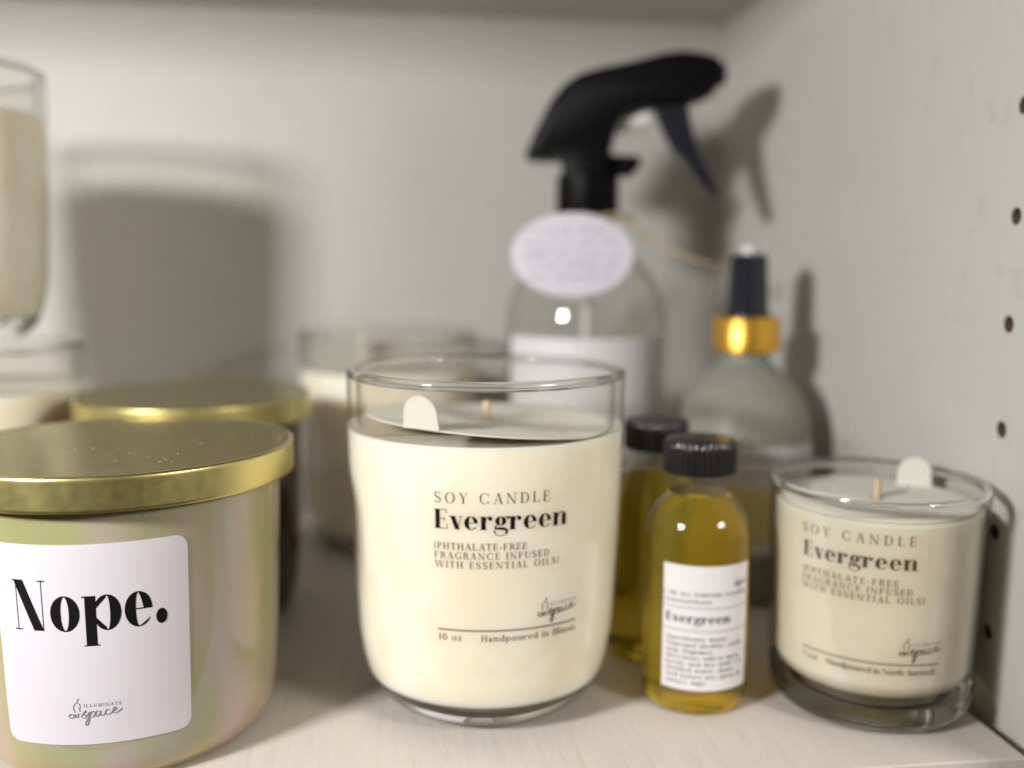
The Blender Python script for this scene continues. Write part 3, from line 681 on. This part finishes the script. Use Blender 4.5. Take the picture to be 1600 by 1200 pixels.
head = px2([(820, 238), (832, 208), (845, 182), (860, 152), (880, 128), (903, 113), (935, 104), (970, 98), (1005, 90), (1030, 84), (1058, 82), (1085, 86), (1104, 92), (1114, 104), (1114, 122), (1106, 136), (1090, 146), (1068, 154), (1045, 158), (1018, 160), (990, 164), (968, 176), (957, 196), (951, 222), (949, 248), (949, 272), (941, 278), (884, 278), (878, 262), (876, 244), (868, 240), (845, 241)])
extrude(head, 25, 2.4).build('spray_head', M['black_soft'], tsp)
extrude(px2([(940, 232), (998, 236), (996, 250), (980, 268), (940, 262)]), 9, 1.2).build('pump_housing', M['black_soft'], tsp)
extrude(px2([(1008, 152), (1064, 150), (1069, 175), (1076, 205), (1089, 238), (1104, 270), (1116, 298), (1111, 304), (1094, 290), (1070, 262), (1046, 232), (1028, 200), (1018, 175)]), 13, 2.0).build('trigger', M['steel_blue_black'], tsp)
extrude(px2([(1098, 96), (1120, 99), (1121, 124), (1098, 130)]), 12, 1.2).build('nozzle', M['black_soft'], tsp)
MB().tube([(9, 0, 199), (15, 0, 202), (27, 0, 204)], 4.2, 20).build('piston', M['tube'], tsp)
# oval tag on twine -------------------------------------------------------------
tt_ = thing('hang_tag', 'pale lilac oval tag with handwriting hanging from the spray bottle neck', 'tag', 74.6, 398.5, 141.8, -8)
n_ = 72; vs_ = []
for yy in (-.35, .35):
    for i in range(n_): a = 2*PI*i/n_; vs_.append((25.6*math.cos(a), yy+.0, 17.6*math.sin(a)))
MB().add(vs_, [tuple(range(n_)), tuple(range(n_, 2*n_))[::-1]]+[(i, n_+i, n_+(i+1) % n_, (i+1) % n_) for i in range(n_)]).build('card', M['tag'], tt_, smooth=False)
hw_ = MB(); rnd = random.Random(9)
for row in range(5):
    zz = 9.5-row*4.8; L = math.sqrt(max(0, 1-(zz/18.2)**2))*26.5*.78; x_ = -L
    P = []
    while x_ < L:
        P.append((x_, zz+(rnd.random()-.3)*2.4)); x_ += .7+rnd.random()*.6
        if rnd.random() < .12 and len(P) > 3:
            for q in strokes(smooth_pts(P, 3), .42): hw_.add([(u, -.42, v) for u, v in q], [(0, 1, 2, 3)])
            P = []; x_ += 1.6
    if len(P) > 1:
        for q in strokes(smooth_pts(P, 3), .42): hw_.add([(u, -.42, v) for u, v in q], [(0, 1, 2, 3)])
hw_.build('handwriting', M['ink_grey'], tt_, smooth=False, normals=False, weld=False)
tw = []
for i in range(25):
    a = 2*PI*i/24+PI/2; tw.append((12+15.5*math.sin(a), 26+15.5*math.cos(a), 16.5+1.2*math.sin(3*a)))
MB().tube(tw, .7, 8).build('twine', M['twine'], tt_)
MB().tube([(0, -.2, 15.0), (5, 4, 17.5), (12, 10.5, 16.5)], .7, 8).build('twine', M['twine'], tt_)
MB().tube([(26, 22, 15), (33, 17, 8), (42, 13, 3), (52, 12, -1), (62, 14, -4), (70, 18, -5)], .8, 8).build('twine', M['twine'], tt_)

for o in list(SC.objects):
    if o.type == 'MESH':
        nm = o.name.split('.')[0]
        if nm in ('glass_foot', 'oil_filled_body'): o.cycles.is_caustics_caster = True
        if nm in ('shelf', 'right_wall', 'label'): o.cycles.is_caustics_receiver = True
